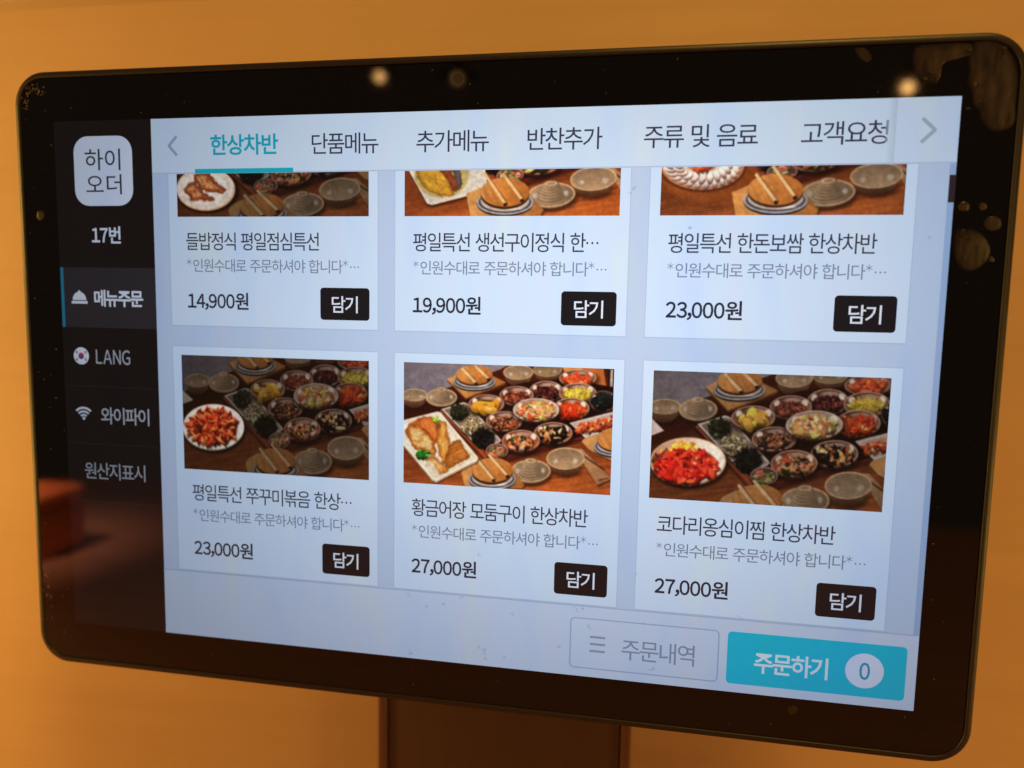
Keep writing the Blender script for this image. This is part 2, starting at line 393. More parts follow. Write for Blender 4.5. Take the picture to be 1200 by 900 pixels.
# ------------------------------------------------------------------ painter for the dish pictures shown on the display
class Paint:
    def __init__(s, wd, ht, gx, gy, seed):
        s.w, s.h = wd, ht; s.X, s.Y = gx, gy; s.A = np.zeros((ht, wd, 3)); s.rng = np.random.default_rng(seed)
        s.px = (gx.max() - gx.min()) / wd
    def noise(s, sx, sy, rot=0.0, seed=0, oct_=3):
        rg = np.random.default_rng(seed + 77); c, q = math.cos(rot), math.sin(rot)
        u_ = (s.X * c + s.Y * q) / sx; v_ = (-s.X * q + s.Y * c) / sy; out = 0; amp = 1; tot = 0
        for _ in range(oct_):
            g = rg.random((64, 64)); iu = np.floor(u_).astype(int); iv = np.floor(v_).astype(int); fu = u_ - iu; fv = v_ - iv
            fu = fu * fu * (3 - 2 * fu); fv = fv * fv * (3 - 2 * fv)
            a = g[iv % 64, iu % 64]; b = g[iv % 64, (iu + 1) % 64]; c_ = g[(iv + 1) % 64, iu % 64]; d_ = g[(iv + 1) % 64, (iu + 1) % 64]
            out = out + amp * ((a * (1 - fu) + b * fu) * (1 - fv) + (c_ * (1 - fu) + d_ * fu) * fv); tot += amp; amp *= 0.55; u_ = u_ * 2.1; v_ = v_ * 2.1
        return out / tot
    def ell(s, cx, cy, rx, ry, rot=0.0):
        c, q = math.cos(rot), math.sin(rot); x = s.X - cx; y = s.Y - cy
        return (np.sqrt(((x * c + y * q) / rx) ** 2 + ((-x * q + y * c) / ry) ** 2) - 1) * min(rx, ry)
    def poly(s, pts):
        dmin = np.full(s.X.shape, 1e9); ins = np.zeros(s.X.shape, bool)
        for i in range(len(pts)):
            x0, y0 = pts[i]; x1, y1 = pts[(i + 1) % len(pts)]; ex, ey = x1 - x0, y1 - y0
            t = np.clip(((s.X - x0) * ex + (s.Y - y0) * ey) / (ex * ex + ey * ey + 1e-9), 0, 1)
            dmin = np.minimum(dmin, np.hypot(s.X - x0 - t * ex, s.Y - y0 - t * ey))
            cond = (y0 > s.Y) != (y1 > s.Y)
            with np.errstate(divide='ignore', invalid='ignore'):
                ins ^= cond & (s.X < ex * (s.Y - y0) / (ey if abs(ey) > 1e-9 else 1e-9) + x0)
        return np.where(ins, -dmin, dmin)
    def line(s, x0, y0, x1, y1, wd):
        ex, ey = x1 - x0, y1 - y0; t = np.clip(((s.X - x0) * ex + (s.Y - y0) * ey) / (ex * ex + ey * ey), 0, 1)
        return np.hypot(s.X - x0 - t * ex, s.Y - y0 - t * ey) - wd / 2
    def put(s, sd, col, alpha=1.0, soft=None):
        soft = soft or s.px * 1.3
        a = np.clip(0.5 - sd / soft, 0, 1); a = (a * a * (3 - 2 * a) * alpha)[..., None]
        s.A = s.A * (1 - a) + np.asarray(col, float) * a
    def dab(s, cx, cy, rx, ry, rot, col, alpha=1.0):
        R = max(rx, ry) + 2 * s.px
        if getattr(s, 'key', None) is not s.X:
            s.key = s.X; s.cx = (s.X.min(0), s.X.max(0)); s.cy = (s.Y.min(1), s.Y.max(1))
        xs = np.where((s.cx[1] > cx - R) & (s.cx[0] < cx + R))[0]; ys = np.where((s.cy[1] > cy - R) & (s.cy[0] < cy + R))[0]
        if not len(xs) or not len(ys): return
        sl = (slice(ys.min(), ys.max() + 1), slice(xs.min(), xs.max() + 1))
        c, q = math.cos(rot), math.sin(rot); x = s.X[sl] - cx; y = s.Y[sl] - cy
        sd = (np.sqrt(((x * c + y * q) / rx) ** 2 + ((-x * q + y * c) / ry) ** 2) - 1) * min(rx, ry)
        a = np.clip(0.5 - sd / (s.px * 1.2), 0, 1)[..., None] * alpha
        shade = np.clip(1.08 - (y / (ry + rx)) * 0.80, 0.50, 1.20)[..., None]
        s.A[sl] = s.A[sl] * (1 - a) + np.clip(np.asarray(col, float) * shade, 0, 255) * a
    def heap(s, cx, cy, rx, ry, pal, n, size, asp=0.5, gloss=0.1):
        pal = np.array(pal, float); pts = []
        for _ in range(n):
            a = s.rng.random() * 6.283; q = math.sqrt(s.rng.random()); pts.append((cy + ry * q * math.sin(a), cx + rx * q * math.cos(a)))
        for y, x in sorted(pts):
            c = pal[s.rng.integers(len(pal))] * (0.75 + 0.5 * s.rng.random()); z = size * (0.6 + 0.8 * s.rng.random()); rot = s.rng.random() * 3.14
            s.dab(x + z * 0.12, y + z * 0.30, z * 1.05, z * asp * 1.15, rot, c * 0.38, 0.55)
            s.dab(x, y, z, z * asp, rot, c)
            if s.rng.random() < gloss: s.dab(x - z * 0.2, y - z * 0.2, z * 0.35, z * 0.16, rot, np.minimum(c * 1.3 + 90, 255), 0.8)
    def grad(s, c0, c1, x0, y0, x1, y1):
        ex, ey = x1 - x0, y1 - y0; t = np.clip(((s.X - x0) * ex + (s.Y - y0) * ey) / (ex * ex + ey * ey), 0, 1)[..., None]
        return np.array(c0, float) * (1 - t) + np.array(c1, float) * t

def brass(p, cx, cy, rx, ry, pal, n, size, asp=0.5, fill=(70, 30, 20), fr=(0.74, 0.60, 0.20), lip=(232, 190, 160), body=((96, 50, 34), (205, 150, 118)), gloss=0.12):
    p.put(p.ell(cx + 6, cy + 14, rx * 1.10, ry * 1.12), (28, 8, 8), 0.65, 22)
    p.put(p.ell(cx, cy + ry * 0.10, rx, ry * 0.98), p.grad((150, 92, 66), (78, 36, 24), cx, cy, cx, cy + ry))
    p.put(p.ell(cx, cy, rx, ry * 0.94), lip)
    p.put(p.ell(cx, cy + 1, rx * 0.955, ry * 0.88), p.grad(body[0], body[1], cx, cy - ry, cx + rx * 0.1, cy + ry))
    p.put(p.ell(cx + rx * 0.10, cy - ry * 0.56, rx * 0.42, ry * 0.20), (222, 196, 180), 0.75, 10)
    p.put(p.ell(cx - rx * 0.66, cy - ry * 0.30, rx * 0.14, ry * 0.26, 0.4), (255, 244, 232), 0.95, 7)
    p.put(p.ell(cx + rx * 0.66, cy - ry * 0.34, rx * 0.15, ry * 0.28, -0.4), (255, 246, 236), 0.95, 7)
    p.put(p.ell(cx, cy + ry * fr[2], rx * fr[0], ry * fr[1]), fill, 1, 8)
    p.heap(cx, cy + ry * fr[2] * 0.9, rx * fr[0] * 0.92, ry * fr[1] * 0.86, pal, n, size, asp, gloss)

def stone_bowl(p, cx, cy, rx, ry, deep, c=(216, 180, 138)):
    c = np.array(c, float)
    p.put(p.ell(cx + 6, cy + deep + ry * 0.35, rx * 0.8, ry * 0.75), (30, 10, 6), 0.55, 24)
    p.put(p.ell(cx, cy + deep * 0.55, rx * 0.86, ry * 0.9 + deep * 0.35), p.grad(c * 0.72, (92, 48, 26), cx, cy, cx, cy + ry + deep * 0.8))
    p.put(p.ell(cx, cy, rx, ry), c * 1.08)
    p.put(p.ell(cx, cy + 1, rx * 0.94, ry * 0.90), p.grad(c * 0.70, c * 0.94, cx, cy - ry, cx, cy + ry))
    for k in (0.74, 0.55, 0.36):
        sd = abs(p.ell(cx, cy + ry * 0.12, rx * k, ry * k)) - 1.4
        p.put(sd, c * 0.70, 0.5, 4)
    p.put(p.ell(cx - rx * 0.50, cy + ry * 0.25, rx * 0.10, ry * 0.18), (240, 240, 238), 0.55, 10)
    p.put(p.ell(cx + rx * 0.52, cy + ry * 0.20, rx * 0.13, ry * 0.22), (240, 240, 238), 0.50, 12)

def cup_on_saucer(p, cx, cy, rx, ry, cw, chh, c=(214, 178, 136)):
    c = np.array(c, float)
    p.put(p.ell(cx + 8, cy + ry * 0.35, rx * 1.02, ry), (30, 10, 6), 0.6, 20)
    p.put(p.ell(cx, cy + 4, rx, ry), c * 0.62); p.put(p.ell(cx, cy, rx, ry * 0.97), c * 1.04)
    p.put(p.ell(cx, cy + 1, rx * 0.92, ry * 0.86), p.grad(c * 0.92, c * 0.66, cx - rx, cy, cx + rx, cy))
    p.put(p.ell(cx + rx * 0.62, cy - ry * 0.05, rx * 0.10, ry * 0.2), (238, 238, 236), 0.6, 10)
    p.put(p.ell(cx - rx * 0.66, cy, rx * 0.10, ry * 0.2), (238, 238, 236), 0.5, 10)
    for i in range(6):
        t = i / 5.0; y = cy + ry * 0.10 - chh * t; wd = cw * (1 - 0.42 * t)
        p.put(p.ell(cx, y + 3, wd, wd * 0.48), c * (0.52 + 0.05 * i), 0.9)
        p.put(p.ell(cx, y, wd * 0.99, wd * 0.46), p.grad(c * 0.98, c * 0.66, cx - wd, y, cx + wd, y))
    p.put(p.ell(cx, cy + ry * 0.10 - chh, cw * 0.40, cw * 0.17), c * 0.84, 1)
    p.put(abs(p.ell(cx, cy + ry * 0.10 - chh, cw * 0.40, cw * 0.17)) - 1.5, c * 1.18, 0.9)

def lid_pot(p, cx, cy, rx, ry, tray, slats, side=26):
    p.put(p.poly([(x + 6, y + 10) for x, y in tray]), (34, 12, 6), 0.5, 22)
    p.put(p.poly([(x, y + 9) for x, y in tray]), (140, 82, 34)); p.put(p.poly(tray), p.grad((226, 166, 92), (196, 128, 58), cx - rx, cy, cx + rx, cy + ry))
    y = cy + side + ry * 0.25
    p.put(p.ell(cx, y + 5, rx * 1.16, ry * 0.92), (44, 40, 46)); p.put(p.ell(cx, y, rx * 1.16, ry * 0.86), (186, 186, 196))
    p.put(p.ell(cx, y - 2, rx * 1.08, ry * 0.76), (84, 76, 80)); p.put(p.ell(cx, y - 7, rx * 1.0, ry * 0.72), (206, 198, 194))
    p.put(p.ell(cx + rx * 0.4, y + ry * 0.42, rx * 0.3, ry * 0.10), (250, 250, 252), 0.8, 8)
    p.put(p.ell(cx, cy + side * 0.5, rx * 0.99, ry * 0.96), (64, 32, 18))
    p.put(p.ell(cx, cy + 5, rx, ry), (140, 84, 36))
    gr = p.noise(9, 90, -0.5, 5)[..., None]
    p.put(p.ell(cx, cy, rx, ry), p.grad((232, 164, 84), (204, 124, 48), cx - rx, cy - ry, cx + rx, cy + ry) * (0.88 + 0.22 * gr))
    for x0, y0, x1, y1 in slats:
        p.put(p.line(x0 + 8, y0 + 3, x1 + 8, y1 + 3, 15), (120, 68, 28), 0.6, 6); p.put(p.line(x0, y0, x1, y1, 15), (240, 200, 138))
        p.put(p.line(x0 - 3, y0, x1 - 3, y1, 4), (252, 226, 176), 0.8); p.put(p.ell(x1 + 2, y1 + 8, 10, 9), (70, 36, 20))

def spread(p):
    """the shared side-dish table, in the coordinates of the sharpest of the pictures"""
    wood_n = p.noise(150, 12, -0.12, 3)[..., None]
    p.A[:] = p.grad((128, 120, 136), (158, 148, 160), 0, 0, 500, 150) + (p.noise(60, 60, 0, 9)[..., None] - 0.5) * 14
    p.put(p.poly([(-200, 330), (20, 250), (330, 140), (560, 62), (640, 20), (1400, -40), (1400, 1000), (-200, 1000)]),
          p.grad((92, 34, 14), (196, 100, 36), 520, 150, 560, 700) * (0.78 + 0.40 * wood_n))
    p.put(p.poly([(-100, 300), (330, 180), (420, 230), (160, 330), (-100, 420)]), (66, 18, 10), 0.75, 50)
    p.put(p.ell(215, 700, 190, 60), (206, 112, 44), 0.35, 60)
    p.put(p.ell(840, 700, 230, 40), (222, 120, 42), 0.55, 50)
    p.put(p.poly([(880, 40), (1100, 50), (1120, 165), (1060, 160), (900, 75)]), (206, 116, 46)); p.put(p.poly([(890, 30), (1000, 55), (960, 80), (900, 66)]), (232, 160, 92))
    p.put(p.poly([(1118, 40), (1190, 40), (1190, 190), (1128, 170)]), (58, 28, 20)); p.put(p.line(1143, 66, 1143, 150, 12), (214, 200, 186), 1, 8)
    stone_bowl(p, 660, 76, 80, 40, 42); stone_bowl(p, 812, 64, 76, 36, 34, (196, 160, 116))
    lid_pot(p, 425, 88, 98, 50, [(276, 112), (420, 44), (596, 130), (380, 212)], [(362, 60, 432, 130), (432, 44, 500, 108)])
    stone_bowl(p, 96, 196, 72, 33, 44); cup_on_saucer(p, 246, 208, 86, 48, 48, 46)
    # big dark tray
    tray = [(236, 282), (400, 214), (690, 130), (900, 110), (1190, 160), (1190, 430), (1030, 420), (596, 548), (500, 545)]
    p.put(p.poly([(x, y + 16) for x, y in tray]), (30, 8, 6), 0.7, 26)
    p.put(p.poly(tray), (52, 16, 14)); p.put(p.noise(40, 24, 0, 21) * 0 + p.poly(tray) + 8, p.grad((70, 24, 20), (40, 10, 12), 300, 200, 1000, 400))
    p.put(p.poly([(236, 282), (262, 276), (506, 516), (500, 552)]), (172, 72, 36)); p.put(p.line(244, 280, 496, 530, 5), (206, 108, 60), 0.8)
    p.put(p.poly([(500, 552), (596, 556), (1040, 436), (1040, 408), (590, 520), (506, 516)]), (104, 34, 24)); p.put(p.line(596, 530, 1036, 416, 5), (150, 66, 44), 0.7)
    # long dish with three mounds of greens
    dish = [(246, 272), (368, 234), (392, 242), (578, 440), (566, 452), (462, 478), (446, 472)]
    p.put(p.poly([(x + 4, y + 10) for x, y in dish]), (22, 8, 8), 0.8, 14); p.put(p.poly(dish), (218, 208, 196)); p.put(p.poly(dish) + 9, p.grad((142, 118, 98), (176, 156, 138), 260, 300, 520, 400), 1, 6)
    p.put(p.ell(352, 298, 50, 42), (30, 26, 16), 0.7, 18); p.heap(345, 286, 42, 38, [(46, 52, 30), (30, 36, 22), (70, 74, 44), (22, 26, 18)], 90, 12, 0.3, 0.05)
    p.put(p.ell(420, 378, 56, 48), (60, 44, 28), 0.6, 18); p.heap(412, 362, 54, 44, [(186, 166, 122), (150, 130, 88), (204, 188, 150), (108, 90, 56)], 120, 11, 0.35, 0.1)
    p.put(p.ell(484, 436, 58, 48), (18, 14, 14), 0.8, 16); p.heap(476, 424, 56, 46, [(26, 28, 26), (16, 18, 18), (42, 42, 36), (12, 10, 12)], 120, 12, 0.3, 0.04)
    # bowls, back to front
    brass(p, 970, 106, 95, 46, [(226, 74, 30), (200, 50, 20), (236, 104, 50)], 60, 20, 0.4)
    brass(p, 808, 176, 88, 58, [(70, 20, 22), (96, 36, 30), (44, 12, 18), (130, 60, 40)], 110, 14, 0.4)
    brass(p, 972, 186, 96, 56, [(226, 190, 40), (236, 204, 76), (206, 160, 30), (190, 170, 54)], 130, 17, 0.22, (190, 140, 30))
    brass(p, 1104, 228, 70, 58, [(24, 26, 28), (14, 14, 18), (38, 42, 40), (20, 30, 30)], 70, 22, 0.5, (16, 14, 16), (0.8, 0.66, 0.05), (150, 130, 120), ((40, 26, 24), (110, 84, 74)))
    brass(p, 652, 200, 90, 54, [(150, 70, 44), (110, 42, 28), (180, 96, 64), (84, 30, 22)], 120, 12, 0.35)
    brass(p, 940, 268, 94, 60, [(240, 66, 16), (226, 50, 12), (250, 96, 30), (206, 40, 14)], 80, 30, 0.2, (190, 50, 16))
    brass(p, 492, 244, 95, 54, [(232, 164, 40), (240, 180, 60), (216, 144, 30)], 12, 34, 0.55, (120, 80, 24), (0.76, 0.62, 0.2), gloss=0.5)
    brass(p, 588, 336, 96, 56, [(176, 96, 56), (60, 44, 30), (206, 140, 96), (34, 26, 22), (140, 66, 36)], 100, 16, 0.35)
    brass(p, 757, 276, 121, 66, [(226, 126, 60), (186, 176, 84), (222, 196, 146), (196, 70, 40), (164, 158, 64), (232, 162, 92), (206, 140, 124), (222, 140, 70)], 150, 19, 0.4, (186, 170, 96), (0.78, 0.72, 0.12), (240, 226, 212), ((170, 140, 124), (232, 212, 190)))
    brass(p, 850, 400, 100, 62, [(30, 16, 16), (48, 24, 20), (24, 14, 14), (236, 116, 50), (220, 180, 120)], 70, 22, 0.32, (24, 12, 12), (0.8, 0.66, 0.15))
    brass(p, 680, 442, 100, 62, [(236, 120, 46), (60, 66, 30), (226, 170, 96), (190, 60, 40), (44, 46, 26), (240, 150, 120)], 100, 18, 0.4, (150, 66, 24), body=((140, 66, 34), (220, 130, 84)))
    p.put(p.ell(556, 506, 62, 44), (34, 10, 8), 0.6, 16); p.put(p.ell(553, 497, 61, 41), (196, 160, 146), 0.9); p.put(p.ell(553, 498, 55, 35), (120, 70, 60))
    p.heap(553, 502, 46, 27, [(226, 96, 84), (130, 140, 66), (206, 60, 60), (186, 150, 110), (90, 110, 50)], 46, 13, 0.5, 0.2)
    # kimchi plate at the right edge
    kp = [(934, 346), (1190, 276), (1190, 372), (1018, 428)]
    p.put(p.poly([(x, y + 8) for x, y in kp]), (30, 10, 8), 0.7, 12); p.put(p.poly(kp), (226, 214, 206)); p.put(p.poly(kp) + 10, (206, 188, 176), 1, 6)
    for i in range(7):
        t = i / 6.0; p.heap(1000 + 180 * t, 380 - 48 * t, 30, 22, [(214, 76, 30), (232, 116, 54), (186, 50, 22), (240, 160, 96)], 22, 16, 0.35, 0.15)
    # right pot, envelope, bowl, saucer, front pot
    lid_pot(p, 1180, 432, 100, 62, [(1000, 446), (1012, 430), (1110, 400), (1260, 420), (1260, 600), (1150, 545), (1040, 490)], [])
    p.put(p.poly([(968, 492), (1008, 494), (1160, 660), (1092, 694)]), (50, 18, 8), 0.6, 14); p.put(p.poly([(962, 484), (1002, 486), (1160, 650), (1086, 682)]), p.grad((206, 160, 112), (180, 128, 84), 960, 480, 1120, 680))
    p.put(p.line(1096, 656, 1140, 646, 7), (110, 60, 40), 0.9); p.put(p.line(1006, 520, 1120, 600, 9), (66, 26, 14), 0.7, 8)
    stone_bowl(p, 918, 538, 100, 60, 40); cup_on_saucer(p, 736, 606, 106, 64, 58, 62)
    lid_pot(p, 530, 600, 110, 66, [(360, 612), (374, 590), (432, 560), (640, 604), (706, 680), (690, 700), (380, 692)], [(446, 540, 536, 650), (512, 520, 610, 628)], 34)

def fish(p, pts, seed, ang, c0=(236, 168, 62), c1=(176, 96, 30), flesh=None):
    sd = p.poly(pts) + (p.noise(34, 34, 0, seed + 15) - 0.5) * 26 + (p.noise(12, 12, 0, seed + 16) - 0.5) * 8; cx = sum(q[0] for q in pts) / len(pts); cy = sum(q[1] for q in pts) / len(pts)
    p.put(sd - 2, (110, 60, 20), 0.75, 16)
    n1 = p.noise(60, 9, ang, seed)[..., None]; n2 = p.noise(22, 22, 0, seed + 4)[..., None]
    edge = np.clip(-sd / 26.0, 0, 1)[..., None]
    t = np.clip(0.25 + 0.9 * (n1 * 0.65 + n2 * 0.45 - 0.35) + 0.35 * (edge - 0.4), 0, 1)
    col = np.array(c1, float) * (1 - t) + np.array(c0, float) * t
    if flesh is not None:
        k = np.clip((edge - 0.45) * 2.2, 0, 1) * np.clip(n2 * 2.2 - 0.5, 0, 1); col = col * (1 - k) + np.array(flesh, float) * k
    n3 = p.noise(14, 5, ang, seed + 9)[..., None]; col = col * (0.86 + 0.36 * n3); char = np.clip((n2 - 0.66) * 4, 0, 1) * 0.5; col = col * (1 - char) + np.array((96, 44, 14.0)) * char
    p.put(sd, col, 1, 5)
    p.put(np.maximum(abs(sd + 4) - 2.5, -3), (120, 58, 20), 0.35, 8)

def grilled_platter(p):
    t = [(-40, 356), (0, 338), (226, 284), (244, 290), (452, 532), (446, 548), (222, 660), (200, 650), (-40, 372)]
    p.put(p.poly([(x + 6, y + 12) for x, y in t]), (60, 22, 8), 0.75, 18); p.put(p.poly([(x, y + 9) for x, y in t]), (196, 176, 146)); p.put(p.poly(t), (250, 243, 226))
    p.put(p.poly(t) + 16, p.grad((255, 250, 238), (244, 234, 212), 40, 340, 400, 560), 1, 8); p.put(abs(p.poly(t) + 17) - 2, (214, 198, 168), 0.6, 5)
    p.put(p.poly([(70, 350), (120, 318), (190, 312), (226, 360), (218, 440), (170, 400), (110, 370)]), (244, 136, 50)); fish(p, [(96, 348), (150, 310), (196, 316), (228, 364), (222, 446), (166, 396)], 2, 0.9, (250, 160, 70), (226, 104, 30))
    fish(p, [(48, 384), (72, 356), (118, 350), (152, 380), (206, 440), (222, 494), (212, 522), (160, 498), (108, 484), (72, 440)], 11, 0.85, (246, 176, 60), (166, 80, 26), (250, 226, 168))
    fish(p, [(222, 352), (244, 336), (266, 342), (286, 396), (298, 450), (292, 512), (266, 560), (238, 520), (226, 440)], 23, 1.45, (250, 192, 70), (196, 110, 30), (248, 214, 130))
    p.put(p.ell(232, 362, 14, 16), (130, 80, 50), 0.8, 6)
    fish(p, [(262, 566), (284, 500), (300, 466), (352, 438), (384, 484), (404, 522), (390, 546), (330, 574), (286, 596)], 31, -0.4, (236, 160, 60), (160, 84, 24))
    fish(p, [(156, 540), (200, 528), (250, 556), (290, 580), (284, 606), (244, 622), (196, 596)], 41, 0.5, (244, 196, 100), (190, 112, 36), (250, 232, 190))
    p.put(p.poly([(152, 546), (196, 556), (240, 620), (214, 616), (176, 588)]), (246, 238, 226), 0.85, 6)
    p.heap(142, 514, 36, 22, [(40, 130, 30), (60, 160, 40), (30, 100, 24), (90, 180, 60)], 50, 9, 0.6, 0.1); p.heap(218, 326, 14, 16, [(170, 220, 60), (120, 190, 50)], 14, 9, 0.5)

def red_plate(p, cx, cy, rx, ry, hx, hy, pal, n, size, asp, rim=(246, 238, 226), metal=False, gl=0.14):
    p.put(p.ell(cx + 8, cy + 16, rx * 1.03, ry * 1.05), (22, 10, 4), 0.8, 24)
    p.put(p.ell(cx, cy + 6, rx, ry), np.array(rim) * 0.62); p.put(p.ell(cx, cy, rx, ry * 0.985), rim)
    if metal: p.put(p.ell(cx, cy, rx * 0.96, ry * 0.94), p.grad((190, 140, 104), (255, 246, 232), cx - rx, cy, cx + rx * 0.6, cy - ry * 0.5))
    else: p.put(p.ell(cx, cy, rx * 0.93, ry * 0.91), p.grad((226, 222, 220), (255, 252, 248), cx, cy + ry, cx, cy - ry)); p.put(abs(p.ell(cx, cy, rx * 0.78, ry * 0.76)) - 2, (206, 198, 190), 0.6, 6)
    p.put(p.ell(cx + 4, cy + 8, hx, hy), (126, 24, 8), 0.85, 14)
    p.heap(cx - 4, cy, hx, hy, pal, n, size, asp, gl)

CW, CH = 360, 212
def canvas(vmin, au, bu, av, bv, seed, quad=None):
    rows = CH if vmin == 0 else int(CH * (1 - vmin))
    uu, vv = np.meshgrid((np.arange(CW) + 0.5) / CW, vmin + (1 - vmin) * (np.arange(rows) + 0.5) / rows)
    def to(u_, v_): return 36 + 1121 * u_, 20 + 37 * u_ + v_ * (647 + 36 * u_)
    X, Y = to((uu - bu) / au, (vv - bv) / av)
    return Paint(CW, rows, X, Y, seed), uu, vv
def dim(p, f_, gray=0.12, tint=(1, 1, 1)):
    L = p.A.mean(2, keepdims=True); p.A = (p.A * (1 - gray) + L * gray) * f_ * np.array(tint)
def regrid(p, uu, vv, q):
    """switch the painter to the coordinates of another enlargement, whose picture corners are q = (tl, tr, br, bl)"""
    (a, b), (c, d_), (e, f_), (g, h) = q
    p.X = (a * (1 - uu) + c * uu) * (1 - vv) + (g * (1 - uu) + e * uu) * vv; p.Y = (b * (1 - uu) + d_ * uu) * (1 - vv) + (h * (1 - uu) + f_ * uu) * vv
    p.px = (p.X.max() - p.X.min()) / p.w

def picture(idx):
    if idx == 4:
        p, uu, vv = canvas(0, 1, 0, 1, 0, 5); spread(p); grilled_platter(p)
    elif idx == 3:
        p, uu, vv = canvas(0, 1.08, 0.03, 1.135, -0.085, 6); spread(p); dim(p, 0.62, 0.12)
        regrid(p, uu, vv, ((38, 28), (1135, 62), (1135, 760), (55, 693)))
        p.put(p.poly([(30, 220), (112, 290), (30, 320)]), (150, 142, 132))
        red_plate(p, 232, 446, 184, 134, 140, 100, [(216, 74, 26), (196, 48, 18), (230, 100, 44), (140, 30, 12), (226, 120, 56), (110, 24, 10)], 230, 26, 0.30)
    elif idx == 5:
        p, uu, vv = canvas(0, 1.088, -0.002, 1.17, -0.036, 7); spread(p); dim(p, 0.80, 0.14)
        regrid(p, uu, vv, ((58, 17), (1175, 56), (1133, 684), (38, 615)))
        p.put(p.poly([(30, 220), (112, 298), (30, 328)]), (196, 186, 190))
        red_plate(p, 228, 440, 184, 112, 0.1, 0.1, [(0, 0, 0)], 0, 5, 0.5, (226, 190, 156), True)
        p.put(p.ell(216, 456, 150, 80), (150, 26, 10), 0.9, 14)
        p.heap(130, 432, 66, 40, [(150, 96, 30), (90, 80, 24), (196, 50, 60), (220, 150, 40), (120, 30, 60)], 80, 14, 0.35, 0.3)
        p.heap(204, 396, 66, 30, [(250, 176, 50), (240, 150, 30), (255, 200, 90)], 40, 19, 0.65, 0.5)
        p.heap(224, 466, 144, 72, [(222, 44, 24), (200, 28, 18), (236, 84, 40), (160, 18, 14), (186, 22, 18), (226, 60, 30), (110, 14, 10)], 210, 24, 0.42, 0.22)
    elif idx == 1:
        p, uu, vv = canvas(0.646, 1.16, -0.035, 1, 0, 8); spread(p)
        regrid(p, uu, (vv - 0.646) / 0.354, ((57, 46), (1140, 34), (1132, 270), (57, 272)))
        p.put(p.poly([(57, 30), (330, 20), (470, 130), (190, 226), (57, 160)]), (150, 74, 30), 0.9, 30)
        t = [(64, 20), (470, 20), (486, 120), (430, 160), (200, 216), (176, 208)]
        p.put(p.poly([(x + 4, y + 12) for x, y in t]), (60, 24, 8), 0.7, 16); p.put(p.poly(t), (236, 230, 218)); p.put(p.poly(t) + 14, (222, 218, 208), 1, 6)
        p.put(p.ell(250, 70, 140, 108), (206, 190, 120), 1, 6)
        fish(p, [(110, 20), (240, 20), (300, 110), (310, 160), (280, 172), (190, 150), (120, 80)], 5, 0.9, (240, 196, 60), (170, 120, 26))
        fish(p, [(240, 20), (280, 24), (330, 90), (350, 130), (324, 150), (280, 90)], 15, 1.0, (206, 110, 50), (110, 50, 30)); fish(p, [(300, 20), (340, 40), (356, 110), (340, 130), (310, 70)], 16, 1.1, (150, 140, 140), (70, 62, 66))
        lid_pot(p, 572, 152, 122, 70, [(378, 160), (450, 130), (690, 180), (756, 250), (740, 290), (400, 290)], [(470, 60, 572, 206), (566, 66, 656, 186)], 34)
    elif idx == 0:
        p, uu, vv = canvas(0.646, 1.16, -0.06, 1, 0.06, 9); spread(p); dim(p, 0.66, 0.15)
        regrid(p, uu, (vv - 0.646) / 0.354, ((28, 108), (1040, 98), (1040, 330), (32, 332)))
        p.put(p.ell(196, 200, 172, 110), (16, 8, 4), 0.8, 20); p.put(p.ell(188, 188, 160, 112), (226, 178, 136)); p.put(p.ell(186, 184, 154, 108), (236, 228, 222)); p.put(p.ell(186, 184, 120, 84), (246, 242, 240), 1, 8)
        fish(p, [(126, 118), (150, 104), (206, 104), (256, 160), (292, 190), (280, 206), (226, 204), (160, 190), (130, 150)], 7, 0.5, (206, 120, 66), (130, 56, 26), (226, 170, 110))
        fish(p, [(72, 190), (96, 158), (130, 152), (180, 204), (240, 234), (236, 250), (170, 250), (110, 246), (100, 220)], 9, 0.4, (212, 130, 74), (140, 60, 28), (230, 180, 120))
    else:
        p, uu, vv = canvas(0.646, 1.16, -0.03, 1, 0, 10); spread(p); dim(p, 0.90, 0.10)
        regrid(p, uu, (vv - 0.646) / 0.354, ((95, 62), (1170, 48), (1155, 268), (82, 272)))
        p.put(p.ell(300, 44, 240, 170), p.grad((176, 96, 36), (150, 78, 28), 100, 60, 500, 260), 0.95, 40)
        p.put(p.ell(280, 60, 194, 108), (50, 20, 8), 0.7, 18); p.put(p.ell(280, 54, 190, 106), (206, 140, 96)); p.put(p.ell(280, 50, 180, 98), (240, 222, 206))
        for ring_, nn in ((152, 26), (112, 20)):
            for i in range(nn):
                a = 6.2832 * i / nn; x, y = 280 + ring_ * math.cos(a), 50 + ring_ * 0.53 * math.sin(a)
                p.dab(x + 3, y + 4, 26, 15, a + 0.5, (170, 110, 90)); p.dab(x, y, 25, 14, a + 0.5, (244, 216, 204)); p.dab(x, y + 3, 20, 5, a + 0.5, (250, 240, 234))
        p.put(p.ell(280, 58, 64, 26), (206, 150, 120)); p.heap(280, 60, 50, 16, [(220, 80, 40), (240, 120, 60)], 30, 14, 0.4)
        lid_pot(p, 606, 158, 122, 66, [(414, 170), (490, 140), (720, 190), (790, 250), (780, 290), (430, 290)], [(524, 96, 606, 206), (600, 62, 690, 186)], 30)
    A = np.clip(p.A, 0, 255)
    A = A * (0.80 + 0.40 * (0.6 * p.noise(15, 13, 0.4, 90 + idx) + 0.4 * p.noise(48, 40, 0, 60 + idx)))[..., None]
    A = np.clip(255 * (A / 255 * np.array((1.04, 0.97, 0.90))) ** 1.20, 0, 255); L = A.mean(2, keepdims=True); A = A * 0.85 + L * 0.15      # warm restaurant light in the photographs
    B = A.copy(); 
